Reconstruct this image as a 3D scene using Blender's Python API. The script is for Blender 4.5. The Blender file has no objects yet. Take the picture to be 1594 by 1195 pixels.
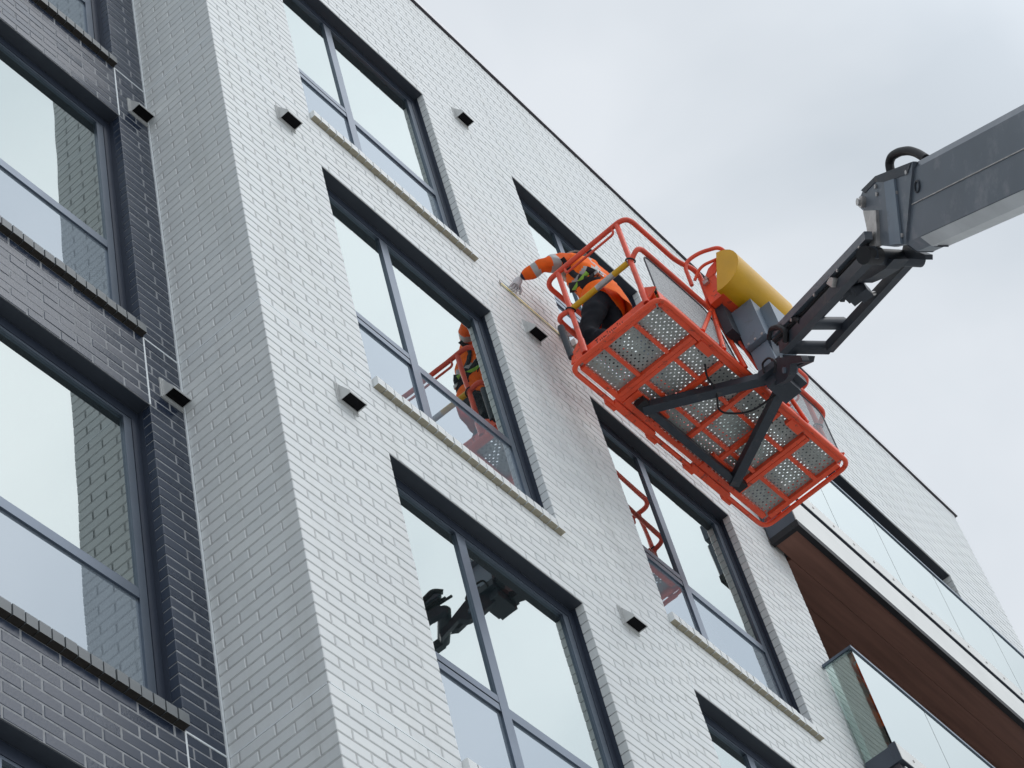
import bpy, bmesh, math, random
from mathutils import Vector, Matrix
random.seed(7)
V = Vector
sc = bpy.context.scene
COL = sc.collection

# ------------------------------------------------------------------ camera
CR = Matrix(((0.634801, -0.749494, -0.187847), (0.531264, 0.599901, -0.598229), (0.561059, 0.279960, 0.778997)))
CC = V((-5.8804, -4.2418, -10.274))
CF = 3567.516                      # focal length in pixels of the 1594 wide picture
cam_d = bpy.data.cameras.new('camera')
cam_d.sensor_width = 36.0
cam_d.lens = CF / 1594.0 * 36.0
cam_d.clip_start = 0.1
cam_d.clip_end = 5000
cam = bpy.data.objects.new('camera', cam_d)
COL.objects.link(cam)
_m = Matrix((CR[0], -CR[1], -CR[2])).transposed().to_4x4()
_m.translation = CC
cam.matrix_world = _m
sc.camera = cam

# ------------------------------------------------------------------ world, sun, exposure
SUN_EL, SUN_AZ = math.radians(48), math.radians(160)   # azimuth clockwise from +y
world = bpy.data.worlds.new('World')
sc.world = world
world.use_nodes = True
nt = world.node_tree
for n in list(nt.nodes):
    nt.nodes.remove(n)
out = nt.nodes.new('ShaderNodeOutputWorld')
bg = nt.nodes.new('ShaderNodeBackground')
sky = nt.nodes.new('ShaderNodeTexSky')
sky.sky_type = 'NISHITA'
sky.sun_disc = False
sky.sun_elevation = SUN_EL
sky.sun_rotation = SUN_AZ
sky.air_density = 1.0
sky.dust_density = 3.0
tc = nt.nodes.new('ShaderNodeTexCoord')
mp = nt.nodes.new('ShaderNodeMapping')
mp.inputs['Scale'].default_value = (1.0, 1.0, 1.6)
mp.inputs['Location'].default_value = (0.37, 1.3, 0.2)
no = nt.nodes.new('ShaderNodeTexNoise')
no.inputs['Scale'].default_value = 3.2
no.inputs['Detail'].default_value = 5.0
no.inputs['Roughness'].default_value = 0.48
no.inputs['Distortion'].default_value = 0.35
rp = nt.nodes.new('ShaderNodeValToRGB')
rp.color_ramp.elements[0].position = 0.38
rp.color_ramp.elements[0].color = (5.85, 6.4, 6.95, 1)
rp.color_ramp.elements[1].position = 0.62
rp.color_ramp.elements[1].color = (7.5, 7.9, 8.35, 1)
mixs = nt.nodes.new('ShaderNodeMix')
mixs.data_type = 'RGBA'
mixs.inputs[0].default_value = 0.93
nt.links.new(tc.outputs['Generated'], mp.inputs['Vector'])
nt.links.new(mp.outputs['Vector'], no.inputs['Vector'])
nt.links.new(no.outputs['Fac'], rp.inputs['Fac'])
nt.links.new(sky.outputs['Color'], mixs.inputs[6])
nt.links.new(rp.outputs['Color'], mixs.inputs[7])
# the cloud layer is brighter around the hidden sun
_sunv = (math.sin(SUN_AZ) * math.cos(SUN_EL), math.cos(SUN_AZ) * math.cos(SUN_EL), math.sin(SUN_EL))
dt = nt.nodes.new('ShaderNodeVectorMath'); dt.operation = 'DOT_PRODUCT'
nrm_ = nt.nodes.new('ShaderNodeVectorMath'); nrm_.operation = 'NORMALIZE'
nt.links.new(tc.outputs['Generated'], nrm_.inputs[0])
nt.links.new(nrm_.outputs[0], dt.inputs[0]); dt.inputs[1].default_value = _sunv
pw = nt.nodes.new('ShaderNodeMapRange'); pw.interpolation_type = 'SMOOTHSTEP'
pw.inputs[1].default_value = 0.66; pw.inputs[2].default_value = 0.88; pw.inputs[3].default_value = 0.0; pw.inputs[4].default_value = 0.75
nt.links.new(dt.outputs['Value'], pw.inputs[0])
gl_ = nt.nodes.new('ShaderNodeMath'); gl_.operation = 'ADD'; gl_.inputs[1].default_value = 1.0
nt.links.new(pw.outputs[0], gl_.inputs[0])
sc_ = nt.nodes.new('ShaderNodeVectorMath'); sc_.operation = 'SCALE'
nt.links.new(mixs.outputs[2], sc_.inputs[0]); nt.links.new(gl_.outputs[0], sc_.inputs['Scale'])
nt.links.new(sc_.outputs[0], bg.inputs['Color'])
bg.inputs['Strength'].default_value = 0.081
nt.links.new(bg.outputs['Background'], out.inputs['Surface'])

sun_d = bpy.data.lights.new('sun', 'SUN')
sun_d.energy = 0.36
sun_d.angle = math.radians(18)
sun_d.color = (1.0, 0.965, 0.92)
sun = bpy.data.objects.new('sun', sun_d)
COL.objects.link(sun)
_sd = V((math.sin(SUN_AZ) * math.cos(SUN_EL), math.cos(SUN_AZ) * math.cos(SUN_EL), math.sin(SUN_EL)))
sun.rotation_euler = _sd.to_track_quat('Z', 'Y').to_euler()
sun.location = (10, -20, 30)

sc.view_settings.view_transform = 'Standard'
sc.view_settings.look = 'None'
sc.view_settings.gamma = 1.0
sc.view_settings.use_curve_mapping = False
sc.view_settings.exposure = 0.43
sc.render.engine = 'CYCLES'
sc.cycles.max_bounces = 8
sc.cycles.transparent_max_bounces = 24
sc.cycles.use_denoising = True

# ------------------------------------------------------------------ helpers
GZ = -11.9                                     # ground level

def ray(u, v):
    return CR.transposed() @ V(((u - 797) / CF, (v - 597.5) / CF, 1.0))

def at(u, v, axis, val):
    d = ray(u, v)
    t = (val - CC[axis]) / d[axis]
    return CC + d * t

def pix(P):
    c = CR @ (V(P) - CC)
    return (797 + CF * c.x / c.z, 597.5 + CF * c.y / c.z)

def tag(o, label=None, cat=None, group=None, kind=None):
    if label: o['label'] = label
    if cat: o['category'] = cat
    if group: o['group'] = group
    if kind: o['kind'] = kind
    return o

def empty(name, loc=(0, 0, 0), label=None, cat=None, group=None, parent=None):
    o = bpy.data.objects.new(name, None)
    o.empty_display_size = 0.3
    COL.objects.link(o)
    o.location = loc
    o.parent = parent
    return tag(o, label, cat, group)

def worldloc(o):
    v = V((0, 0, 0))
    while o is not None:
        v += o.location
        o = o.parent
    return v

class MB:
    """collects shapes and links them as ONE mesh object"""
    def __init__(s):
        s.v, s.f, s.m, s.sm = [], [], [], []

    def add(s, vs, fs, mi=0, smooth=False):
        b = len(s.v)
        s.v += [tuple(x) for x in vs]
        for f in fs:
            s.f.append(tuple(i + b for i in f)); s.m.append(mi); s.sm.append(smooth)
        return s

    def box(s, a, b, mi=0, ch=0.0):
        (x0, y0, z0), (x1, y1, z1) = a, b
        if x0 > x1: x0, x1 = x1, x0
        if y0 > y1: y0, y1 = y1, y0
        if z0 > z1: z0, z1 = z1, z0
        return s.hexa([(x0, y0, z0), (x1, y0, z0), (x1, y1, z0), (x0, y1, z0),
                       (x0, y0, z1), (x1, y0, z1), (x1, y1, z1), (x0, y1, z1)], mi)

    def hexa(s, c, mi=0):
        return s.add(c, [(0, 3, 2, 1), (4, 5, 6, 7), (0, 1, 5, 4), (1, 2, 6, 5), (2, 3, 7, 6), (3, 0, 4, 7)], mi)

    def beam(s, p, q, w, h, up=(0, 0, 1), mi=0):
        p, q = V(p), V(q)
        d = (q - p).normalized()
        up = V(up)
        x = d.cross(up)
        if x.length < 1e-4: x = d.cross(V((1, 0, 0)))
        x.normalize()
        y = x.cross(d).normalized()
        a, b = x * (w / 2), y * (h / 2)
        return s.hexa([p - a - b, p + a - b, q + a - b, q - a - b, p - a + b, p + a + b, q + a + b, q - a + b], mi)

    def tube(s, pts, r, n=10, mi=0, cap=True, closed=False):
        pts = [V(p) for p in pts]
        N = len(pts)
        rs = r if isinstance(r, (list, tuple)) else [r] * N
        tang = []
        for i in range(N):
            a = pts[(i - 1) % N] if (closed or i > 0) else pts[0]
            b = pts[(i + 1) % N] if (closed or i < N - 1) else pts[-1]
            tang.append((b - a).normalized())
        t0 = tang[0]
        nrm = t0.orthogonal().normalized()
        vs = []
        for i in range(N):
            if i:
                ax = tang[i - 1].cross(tang[i])
                if ax.length > 1e-6:
                    nrm = Matrix.Rotation(tang[i - 1].angle(tang[i]), 3, ax.normalized()) @ nrm
            bi = tang[i].cross(nrm).normalized()
            for k in range(n):
                a = 2 * math.pi * k / n
                vs.append(pts[i] + (nrm * math.cos(a) + bi * math.sin(a)) * rs[i])
        fs = []
        for i in range(N if closed else N - 1):
            j = (i + 1) % N
            for k in range(n):
                fs.append((i * n + k, i * n + (k + 1) % n, j * n + (k + 1) % n, j * n + k))
        s.add(vs, fs, mi, True)
        if cap and not closed:
            s.add(vs[:n], [tuple(reversed(range(n)))], mi)
            s.add(vs[-n:], [tuple(range(n))], mi)
        return s

    def prism(s, poly, off, mi=0):
        """closed polygon (list of points) extruded by vector off"""
        n = len(poly)
        a = [V(p) for p in poly]
        b = [p + V(off) for p in a]
        fs = [tuple(reversed(range(n))), tuple(range(n, 2 * n))]
        fs += [(i, (i + 1) % n, n + (i + 1) % n, n + i) for i in range(n)]
        return s.add(a + b, fs, mi)

    def mesh(s, name, mats, origin=(0, 0, 0)):
        me = bpy.data.meshes.new(name)
        o = V(origin)
        me.from_pydata([V(v) - o for v in s.v], [], s.f)
        for mm in mats: me.materials.append(mm)
        me.polygons.foreach_set('material_index', s.m)
        me.polygons.foreach_set('use_smooth', s.sm)
        me.update()
        return me

    def build(s, name, mats, parent=None, local=False):
        """vertices in world coordinates unless local (then in the parent's frame)"""
        if not isinstance(mats, (list, tuple)): mats = [mats]
        org = V((0, 0, 0)) if (local or parent is None) else worldloc(parent)
        me = s.mesh(name, mats, org)
        bm = bmesh.new(); bm.from_mesh(me)
        bmesh.ops.recalc_face_normals(bm, faces=bm.faces)
        bm.to_mesh(me); bm.free()
        o = bpy.data.objects.new(name, me)
        COL.objects.link(o)
        o.parent = parent
        return o

def smooth_path(pts, rad=0.06, n=6):
    """polyline with rounded corners"""
    pts = [V(p) for p in pts]
    res = [pts[0]]
    for i in range(1, len(pts) - 1):
        a, b, c = pts[i - 1], pts[i], pts[i + 1]
        r = min(rad, (a - b).length * 0.49, (c - b).length * 0.49)
        p0 = b + (a - b).normalized() * r
        p1 = b + (c - b).normalized() * r
        for k in range(n + 1):
            t = k / n
            res.append((1 - t) ** 2 * p0 + 2 * t * (1 - t) * b + t * t * p1)
    res.append(pts[-1])
    return res

# ------------------------------------------------------------------ materials
def mat(name, base=(.5, .5, .5), rough=.5, metal=0.0, spec=.5, noise=0.0, nscale=8.0, bump=0.0, bscale=40.0, coat=0.0, emit=None, stretch=None):
    m = bpy.data.materials.new(name)
    m.use_nodes = True
    t = m.node_tree
    b = t.nodes['Principled BSDF']
    b.inputs['Base Color'].default_value = (*base, 1)
    b.inputs['Roughness'].default_value = rough
    b.inputs['Metallic'].default_value = metal
    b.inputs['Specular IOR Level'].default_value = spec
    b.inputs['Coat Weight'].default_value = coat
    if noise or bump:
        g = t.nodes.new('ShaderNodeTexCoord')
        src = g.outputs['Object']
        if stretch:
            mpn = t.nodes.new('ShaderNodeMapping'); mpn.inputs['Scale'].default_value = stretch
            t.links.new(src, mpn.inputs['Vector']); src = mpn.outputs['Vector']
    if noise:
        n = t.nodes.new('ShaderNodeTexNoise'); n.inputs['Scale'].default_value = nscale; n.inputs['Detail'].default_value = 6
        t.links.new(src, n.inputs['Vector'])
        mr = t.nodes.new('ShaderNodeMapRange')
        mr.inputs[1].default_value = .3; mr.inputs[2].default_value = .7
        mr.inputs[3].default_value = 1 - noise; mr.inputs[4].default_value = 1 + noise
        t.links.new(n.outputs['Fac'], mr.inputs[0])
        mx = t.nodes.new('ShaderNodeMix'); mx.data_type = 'RGBA'; mx.blend_type = 'MULTIPLY'; mx.inputs[0].default_value = 1
        mx.inputs[6].default_value = (*base, 1)
        t.links.new(mr.outputs[0], mx.inputs[7])
        t.links.new(mx.outputs[2], b.inputs['Base Color'])
    if bump:
        n2 = t.nodes.new('ShaderNodeTexNoise'); n2.inputs['Scale'].default_value = bscale; n2.inputs['Detail'].default_value = 4
        t.links.new(src, n2.inputs['Vector'])
        bp = t.nodes.new('ShaderNodeBump'); bp.inputs['Strength'].default_value = bump; bp.inputs['Distance'].default_value = .004
        t.links.new(n2.outputs['Fac'], bp.inputs['Height'])
        t.links.new(bp.outputs['Normal'], b.inputs['Normal'])
    if emit:
        b.inputs['Emission Color'].default_value = (*emit[:3], 1); b.inputs['Emission Strength'].default_value = emit[3]
    return m

def brick_mat(name, c0, c1, rough, spec, rvar=.08):
    """per brick tone: a 'tone' face attribute on joined bricks, the object's random on single ones"""
    m = mat(name, c0, rough, 0, spec)
    t = m.node_tree; b = t.nodes['Principled BSDF']
    a = t.nodes.new('ShaderNodeAttribute'); a.attribute_name = 'tone'
    oi = t.nodes.new('ShaderNodeObjectInfo')
    ad = t.nodes.new('ShaderNodeMath'); ad.operation = 'ADD'
    fr = t.nodes.new('ShaderNodeMath'); fr.operation = 'FRACT'
    t.links.new(a.outputs['Fac'], ad.inputs[0]); t.links.new(oi.outputs['Random'], ad.inputs[1])
    t.links.new(ad.outputs[0], fr.inputs[0])
    geo = t.nodes.new('ShaderNodeNewGeometry')
    n1 = t.nodes.new('ShaderNodeTexNoise'); n1.inputs['Scale'].default_value = 0.9; n1.inputs['Detail'].default_value = 7; n1.inputs['Roughness'].default_value = .65
    n2 = t.nodes.new('ShaderNodeTexNoise'); n2.inputs['Scale'].default_value = 60; n2.inputs['Detail'].default_value = 3
    t.links.new(geo.outputs['Position'], n1.inputs['Vector']); t.links.new(geo.outputs['Position'], n2.inputs['Vector'])
    m1 = t.nodes.new('ShaderNodeMath'); m1.operation = 'MULTIPLY_ADD'; m1.inputs[1].default_value = .45
    t.links.new(fr.outputs[0], m1.inputs[0])
    m2 = t.nodes.new('ShaderNodeMath'); m2.operation = 'MULTIPLY_ADD'; m2.inputs[1].default_value = .55; m2.inputs[2].default_value = 0
    t.links.new(n1.outputs['Fac'], m2.inputs[0]); t.links.new(m2.outputs[0], m1.inputs[2])
    mx = t.nodes.new('ShaderNodeMix'); mx.data_type = 'RGBA'
    mx.inputs[6].default_value = (*c0, 1); mx.inputs[7].default_value = (*c1, 1)
    t.links.new(m1.outputs[0], mx.inputs[0])
    t.links.new(mx.outputs[2], b.inputs['Base Color'])
    mr = t.nodes.new('ShaderNodeMapRange'); mr.inputs[3].default_value = rough - rvar; mr.inputs[4].default_value = rough + rvar
    t.links.new(fr.outputs[0], mr.inputs[0]); t.links.new(mr.outputs[0], b.inputs['Roughness'])
    mpv = t.nodes.new('ShaderNodeMapping'); mpv.inputs['Scale'].default_value = (5.5, 5.5, .45)
    n3 = t.nodes.new('ShaderNodeTexNoise'); n3.inputs['Scale'].default_value = 1.0; n3.inputs['Detail'].default_value = 6; n3.inputs['Roughness'].default_value = .6
    t.links.new(geo.outputs['Position'], mpv.inputs['Vector']); t.links.new(mpv.outputs['Vector'], n3.inputs['Vector'])
    r3 = t.nodes.new('ShaderNodeMapRange'); r3.inputs[1].default_value = .50; r3.inputs[2].default_value = .78; r3.inputs[4].default_value = .30
    t.links.new(n3.outputs['Fac'], r3.inputs[0])
    m3 = t.nodes.new('ShaderNodeMix'); m3.data_type = 'RGBA'; m3.inputs[7].default_value = (c0[0] * .72, c0[1] * .70, c0[2] * .66, 1)
    t.links.new(r3.outputs[0], m3.inputs[0]); t.links.new(mx.outputs[2], m3.inputs[6]); t.links.new(m3.outputs[2], b.inputs['Base Color'])
    bp = t.nodes.new('ShaderNodeBump'); bp.inputs['Strength'].default_value = .25; bp.inputs['Distance'].default_value = .003
    t.links.new(n2.outputs['Fac'], bp.inputs['Height']); t.links.new(bp.outputs['Normal'], b.inputs['Normal'])
    return m

def glass_mat(name, tint, body, fac, see=0.0, thru=(.62, .8, .74)):
    """coated glazing: strong mirror layer over a dark body, partly see-through"""
    m = bpy.data.materials.new(name); m.use_nodes = True
    t = m.node_tree
    for n in list(t.nodes): t.nodes.remove(n)
    o = t.nodes.new('ShaderNodeOutputMaterial')
    gl = t.nodes.new('ShaderNodeBsdfGlossy'); gl.inputs['Color'].default_value = (*tint, 1); gl.inputs['Roughness'].default_value = .012
    df = t.nodes.new('ShaderNodeBsdfDiffuse'); df.inputs['Color'].default_value = (*body, 1)
    tr = t.nodes.new('ShaderNodeBsdfTransparent'); tr.inputs['Color'].default_value = (*thru, 1)
    m0 = t.nodes.new('ShaderNodeMixShader'); m0.inputs[0].default_value = see
    m1 = t.nodes.new('ShaderNodeMixShader')
    fz = t.nodes.new('ShaderNodeFresnel'); fz.inputs['IOR'].default_value = 1.55
    ma = t.nodes.new('ShaderNodeMath'); ma.operation = 'MULTIPLY_ADD'; ma.use_clamp = True
    ma.inputs[1].default_value = .45; ma.inputs[2].default_value = fac
    t.links.new(fz.outputs[0], ma.inputs[0]); t.links.new(ma.outputs[0], m1.inputs[0])
    t.links.new(df.outputs[0], m0.inputs[1]); t.links.new(tr.outputs[0], m0.inputs[2])
    t.links.new(m0.outputs[0], m1.inputs[1]); t.links.new(gl.outputs[0], m1.inputs[2])
    g_ = t.nodes.new('ShaderNodeNewGeometry'); nz = t.nodes.new('ShaderNodeTexNoise'); nz.inputs['Scale'].default_value = 1.4; nz.inputs['Detail'].default_value = 1
    bp = t.nodes.new('ShaderNodeBump'); bp.inputs['Strength'].default_value = 1; bp.inputs['Distance'].default_value = .0015
    t.links.new(g_.outputs['Position'], nz.inputs['Vector']); t.links.new(nz.outputs['Fac'], bp.inputs['Height']); t.links.new(bp.outputs['Normal'], gl.inputs['Normal'])
    t.links.new(m1.outputs[0], o.inputs['Surface'])
    return m

def perf_mat(name, base, rough, metal, kind, pitch, rad):
    """sheet with real through-holes (transparent where a hole is)"""
    m = mat(name, base, rough, metal, .5, noise=.14, nscale=14)
    t = m.node_tree; b = t.nodes['Principled BSDF']; o = t.nodes['Material Output']
    tcn = t.nodes.new('ShaderNodeTexCoord'); sp = t.nodes.new('ShaderNodeSeparateXYZ')
    t.links.new(tcn.outputs['Object'], sp.inputs[0])
    def M(op, a, bb=None, c=None):
        n = t.nodes.new('ShaderNodeMath'); n.operation = op
        for i, v in enumerate((a, bb, c)):
            if v is None: continue
            if isinstance(v, (int, float)): n.inputs[i].default_value = v
            else: t.links.new(v, n.inputs[i])
        return n.outputs[0]
    if kind == 'holes':
        def grid(p, ox, oy, r):
            fx = M('SUBTRACT', M('FRACT', M('MULTIPLY_ADD', sp.outputs[0], 1 / p, ox)), .5)
            fy = M('SUBTRACT', M('FRACT', M('MULTIPLY_ADD', sp.outputs[1], 1 / p, oy)), .5)
            return M('LESS_THAN', M('SQRT', M('ADD', M('MULTIPLY', fx, fx), M('MULTIPLY', fy, fy))), r / p)
        fac = M('MAXIMUM', grid(pitch, 0, 0, rad), grid(pitch, .5, .5, rad * .55))
    else:   # expanded metal: diamonds in the x-z plane
        u = M('MULTIPLY_ADD', sp.outputs[0], 1 / pitch, M('MULTIPLY', sp.outputs[2], 2 / pitch))
        w = M('MULTIPLY_ADD', sp.outputs[0], 1 / pitch, M('MULTIPLY', sp.outputs[2], -2 / pitch))
        au = M('ABSOLUTE', M('SUBTRACT', M('FRACT', u), .5)); aw = M('ABSOLUTE', M('SUBTRACT', M('FRACT', w), .5))
        fac = M('LESS_THAN', M('MAXIMUM', au, aw), rad)
    tr = t.nodes.new('ShaderNodeBsdfTransparent'); ms = t.nodes.new('ShaderNodeMixShader')
    t.links.new(fac, ms.inputs[0]); t.links.new(b.outputs[0], ms.inputs[1]); t.links.new(tr.outputs[0], ms.inputs[2])
    t.links.new(ms.outputs[0], o.inputs['Surface'])
    return m

M_WB = brick_mat('white_glazed_brick', (.675, .705, .715), (.80, .82, .815), .5, .3)
M_CB = brick_mat('charcoal_brick', (.018, .027, .049), (.035, .050, .083), .27, .6)
M_WM = mat('grey_mortar', (.54, .545, .545), .9, 0, .2, noise=.15, nscale=30)
M_CM = mat('mid_grey_mortar', (.29, .30, .315), .9, 0, .2, noise=.2, nscale=30)
M_SEAL = mat('white_sealant', (.78, .82, .84), .6, 0, .3, noise=.06, nscale=20)
M_TAN = mat('unglazed_tan_brick', (.41, .375, .29), .85, 0, .2, noise=.25, nscale=14)
M_SIL = mat('grey_sill_brick', (.15, .165, .175), .5, 0, .4, noise=.12, nscale=10)
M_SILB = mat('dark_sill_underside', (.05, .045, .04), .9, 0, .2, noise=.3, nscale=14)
M_FR = mat('anthracite_frame', (.125, .155, .20), .30, .7, .5, noise=.06, nscale=6)
M_FRO = mat('navy_outer_frame', (.040, .052, .078), .35, .3, .5, noise=.06, nscale=6)
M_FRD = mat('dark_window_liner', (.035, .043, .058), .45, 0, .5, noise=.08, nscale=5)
M_GU = glass_mat('upper_glazing', (.90, .965, .945), (.012, .02, .022), .47, .35)
M_GL = glass_mat('lower_glazing', (.85, .925, .985), (.165, .195, .225), .28)
M_GB = glass_mat('balcony_glass', (.92, .975, .955), (.05, .07, .07), .56, .92)
M_GE = glass_mat('end_glass', (.92, .975, .955), (.5, .6, .57), .05, .955, (.90, .965, .945))
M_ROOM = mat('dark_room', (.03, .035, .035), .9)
M_COP = mat('coping_grey', (.62, .62, .64), .45, .2, .5)
M_COPD = mat('coping_drip', (.05, .045, .055), .6)
M_WOOD = mat('brown_soffit_board', (.21, .105, .079), .6, 0, .35, noise=.16, nscale=4, stretch=(.35, 5, 1))
M_FAS = mat('fascia_sky_sheen', (.66, .66, .63), .35, .1, .5, noise=.05, nscale=3)  # front faces of the slate metal, sky reflection put into a paler base colour
M_FASD = mat('slate_fascia', (.075, .09, .115), .35, .3, .5, noise=.06, nscale=3)
M_VENT = mat('vent_plastic', (.52, .53, .525), .45, 0, .5, noise=.07, nscale=15)
M_BLK = mat('black_void', (.008, .008, .009), .9, 0, .1)
M_RED = mat('orange_red_paint', (.82, .085, .028), .36, 0, .5, noise=.10, nscale=7, bump=.05, bscale=25)
M_REDD = mat('worn_red_tube', (.74, .085, .042), .42, 0, .5, noise=.14, nscale=9)
M_FLOOR = perf_mat('perforated_floor', (.36, .38, .365), .5, .35, 'holes', .042, .0078)
M_MESH = perf_mat('expanded_mesh', (.15, .155, .17), .55, .2, 'mesh', .030, .27)
M_NAVY = mat('dark_steel_paint', (.030, .037, .050), .52, .05, .5, noise=.15, nscale=8)
M_GREY = mat('blue_grey_paint', (.155, .195, .245), .42, .1, .5, noise=.08, nscale=6)
M_BOOM = mat('boom_grey_paint', (.115, .135, .165), .38, .25, .5, noise=.12, nscale=2.2, stretch=(1, 1, 1))
M_PALE = mat('pale_boom_strip', (.52, .53, .54), .42, .35, .5, noise=.3, nscale=1.6)
M_RUB = mat('black_rubber', (.014, .014, .017), .6, 0, .35)
M_STEEL = mat('bare_steel', (.48, .46, .45), .4, .8, .5, noise=.25, nscale=18)
M_YEL = mat('yellow_paint', (.66, .36, .006), .40, 0, .5, noise=.08, nscale=5)
M_TAPE = mat('tape_yellow', (.66, .53, .14), .5, 0, .4, noise=.06, nscale=30)
M_ORG = mat('hi_vis_orange', (.95, .165, .012), .75, 0, .25, noise=.12, nscale=16, bump=.5, bscale=22)
M_ORG2 = mat('hi_vis_sleeve', (.78, .115, .012), .75, 0, .25, noise=.14, nscale=16, bump=.5, bscale=22)
M_HIP = mat('jacket_over_trousers', (.95, .165, .012), .78, 0, .25, noise=.12, nscale=16, bump=.5, bscale=20)
def _hip():
    t = M_HIP.node_tree; b = t.nodes['Principled BSDF']; src = b.inputs['Base Color'].links[0].from_socket
    g = t.nodes.new('ShaderNodeNewGeometry'); d = t.nodes.new('ShaderNodeVectorMath'); d.operation = 'DOT_PRODUCT'
    d.inputs[1].default_value = (.30, 0, 1); t.links.new(g.outputs['Position'], d.inputs[0])
    c = t.nodes.new('ShaderNodeMath'); c.operation = 'GREATER_THAN'; c.inputs[1].default_value = 2.625 + .30 * 3.42
    t.links.new(d.outputs['Value'], c.inputs[0])
    x = t.nodes.new('ShaderNodeMix'); x.data_type = 'RGBA'; x.inputs[6].default_value = (.012, .015, .022, 1)
    t.links.new(c.outputs[0], x.inputs[0]); t.links.new(src, x.inputs[7]); t.links.new(x.outputs[2], b.inputs['Base Color'])
_hip()
M_REFL = mat('reflective_band', (.34, .345, .35), .5, .1, .5, noise=.08, nscale=20)
M_TROU = mat('black_trousers', (.012, .015, .022), .85, 0, .2, noise=.3, nscale=14, bump=.5, bscale=18)
M_CUFF = mat('navy_cuff', (.03, .035, .06), .8, 0, .2)
M_GLOVE = mat('grey_glove', (.50, .48, .50), .8, 0, .2, noise=.1, nscale=40)
M_SKIN = mat('skin', (.52, .30, .22), .55, 0, .4)
M_HAT = mat('white_hard_hat', (.72, .72, .68), .35, 0, .5)
M_HAIR = mat('dark_hair', (.03, .022, .018), .7)
M_HARN = mat('harness_black', (.02, .021, .025), .7, 0, .2)
M_LIME = mat('lime_webbing', (.30, .62, .10), .7, 0, .2, noise=.1, nscale=30)
M_WHITE = mat('white_cloth', (.78, .79, .80), .8, 0, .2)
M_BOOT = mat('boot_leather', (.03, .024, .02), .6)

def weather(m, dirt, lo, hi, scale, strength=.75):
    """patchy grime, chips and scuffs over a material's own colour"""
    t = m.node_tree; b = t.nodes['Principled BSDF']
    src = b.inputs['Base Color'].links[0].from_socket
    g = t.nodes.new('ShaderNodeTexCoord')
    n = t.nodes.new('ShaderNodeTexNoise'); n.inputs['Scale'].default_value = scale; n.inputs['Detail'].default_value = 9; n.inputs['Roughness'].default_value = .72
    t.links.new(g.outputs['Object'], n.inputs['Vector'])
    r = t.nodes.new('ShaderNodeMapRange'); r.inputs[1].default_value = lo; r.inputs[2].default_value = hi; r.inputs[4].default_value = strength
    t.links.new(n.outputs['Fac'], r.inputs[0])
    x = t.nodes.new('ShaderNodeMix'); x.data_type = 'RGBA'; x.inputs[7].default_value = (*dirt, 1)
    t.links.new(r.outputs[0], x.inputs[0]); t.links.new(src, x.inputs[6]); t.links.new(x.outputs[2], b.inputs['Base Color'])
weather(M_RED, (.12, .04, .03), .57, .66, 16, .8)
weather(M_REDD, (.16, .05, .04), .56, .70, 14)
weather(M_NAVY, (.10, .085, .08), .56, .72, 11, .6)
weather(M_GREY, (.08, .085, .09), .58, .72, 9, .5)
weather(M_BOOM, (.30, .30, .31), .54, .72, 3.2, .55)
weather(M_YEL, (.30, .15, .01), .62, .76, 8, .5)
weather(M_FLOOR, (.10, .095, .08), .55, .72, 12, .6)
weather(M_TAN, (.16, .13, .08), .52, .70, 18, .7)

# ------------------------------------------------------------------ ground
g = MB().add([(-220, -220, GZ), (220, -220, GZ), (220, 220, GZ), (-220, 220, GZ)], [(0, 1, 2, 3)])
M_GRD = mat('grey_paving', (.46, .455, .44), .9, 0, .2, noise=.25, nscale=.35)
tag(g.build('ground', M_GRD), kind='structure')

# ------------------------------------------------------------------ the building
D = 0.618                     # how far the charcoal wing stands back
CH, BP = 0.075, 0.225         # course height, brick pitch
XL, XR, PX = 0.930, 2.648, 2.825
ROOF = 99 * CH                # 7.425
XEND = 11.95
RX0, RX1 = 6.30, 10.63        # the balcony recess
RTOP = 73 * CH                # 5.475
ZLOW = -6.75                  # bricks are built down to here
bld = empty('apartment_building', (5.0, 1.5, GZ),
            'white and charcoal brick apartment building with tall windows and glass balconies', 'building')
BLD = worldloc(bld)

w_open = []
for k in (0, 1):
    for r in (-2, -1, 0, 1):
        w_open.append((XL + PX * k, XR + PX * k, 3 * r, 3 * r + 2.4))
d_open = [(-0.275 - 1.718, -0.275, 3 * r, 3 * r + 2.4) for r in (-2, -1, 0, 1)]
recess = (RX0, RX1, ZLOW, RTOP)

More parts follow.
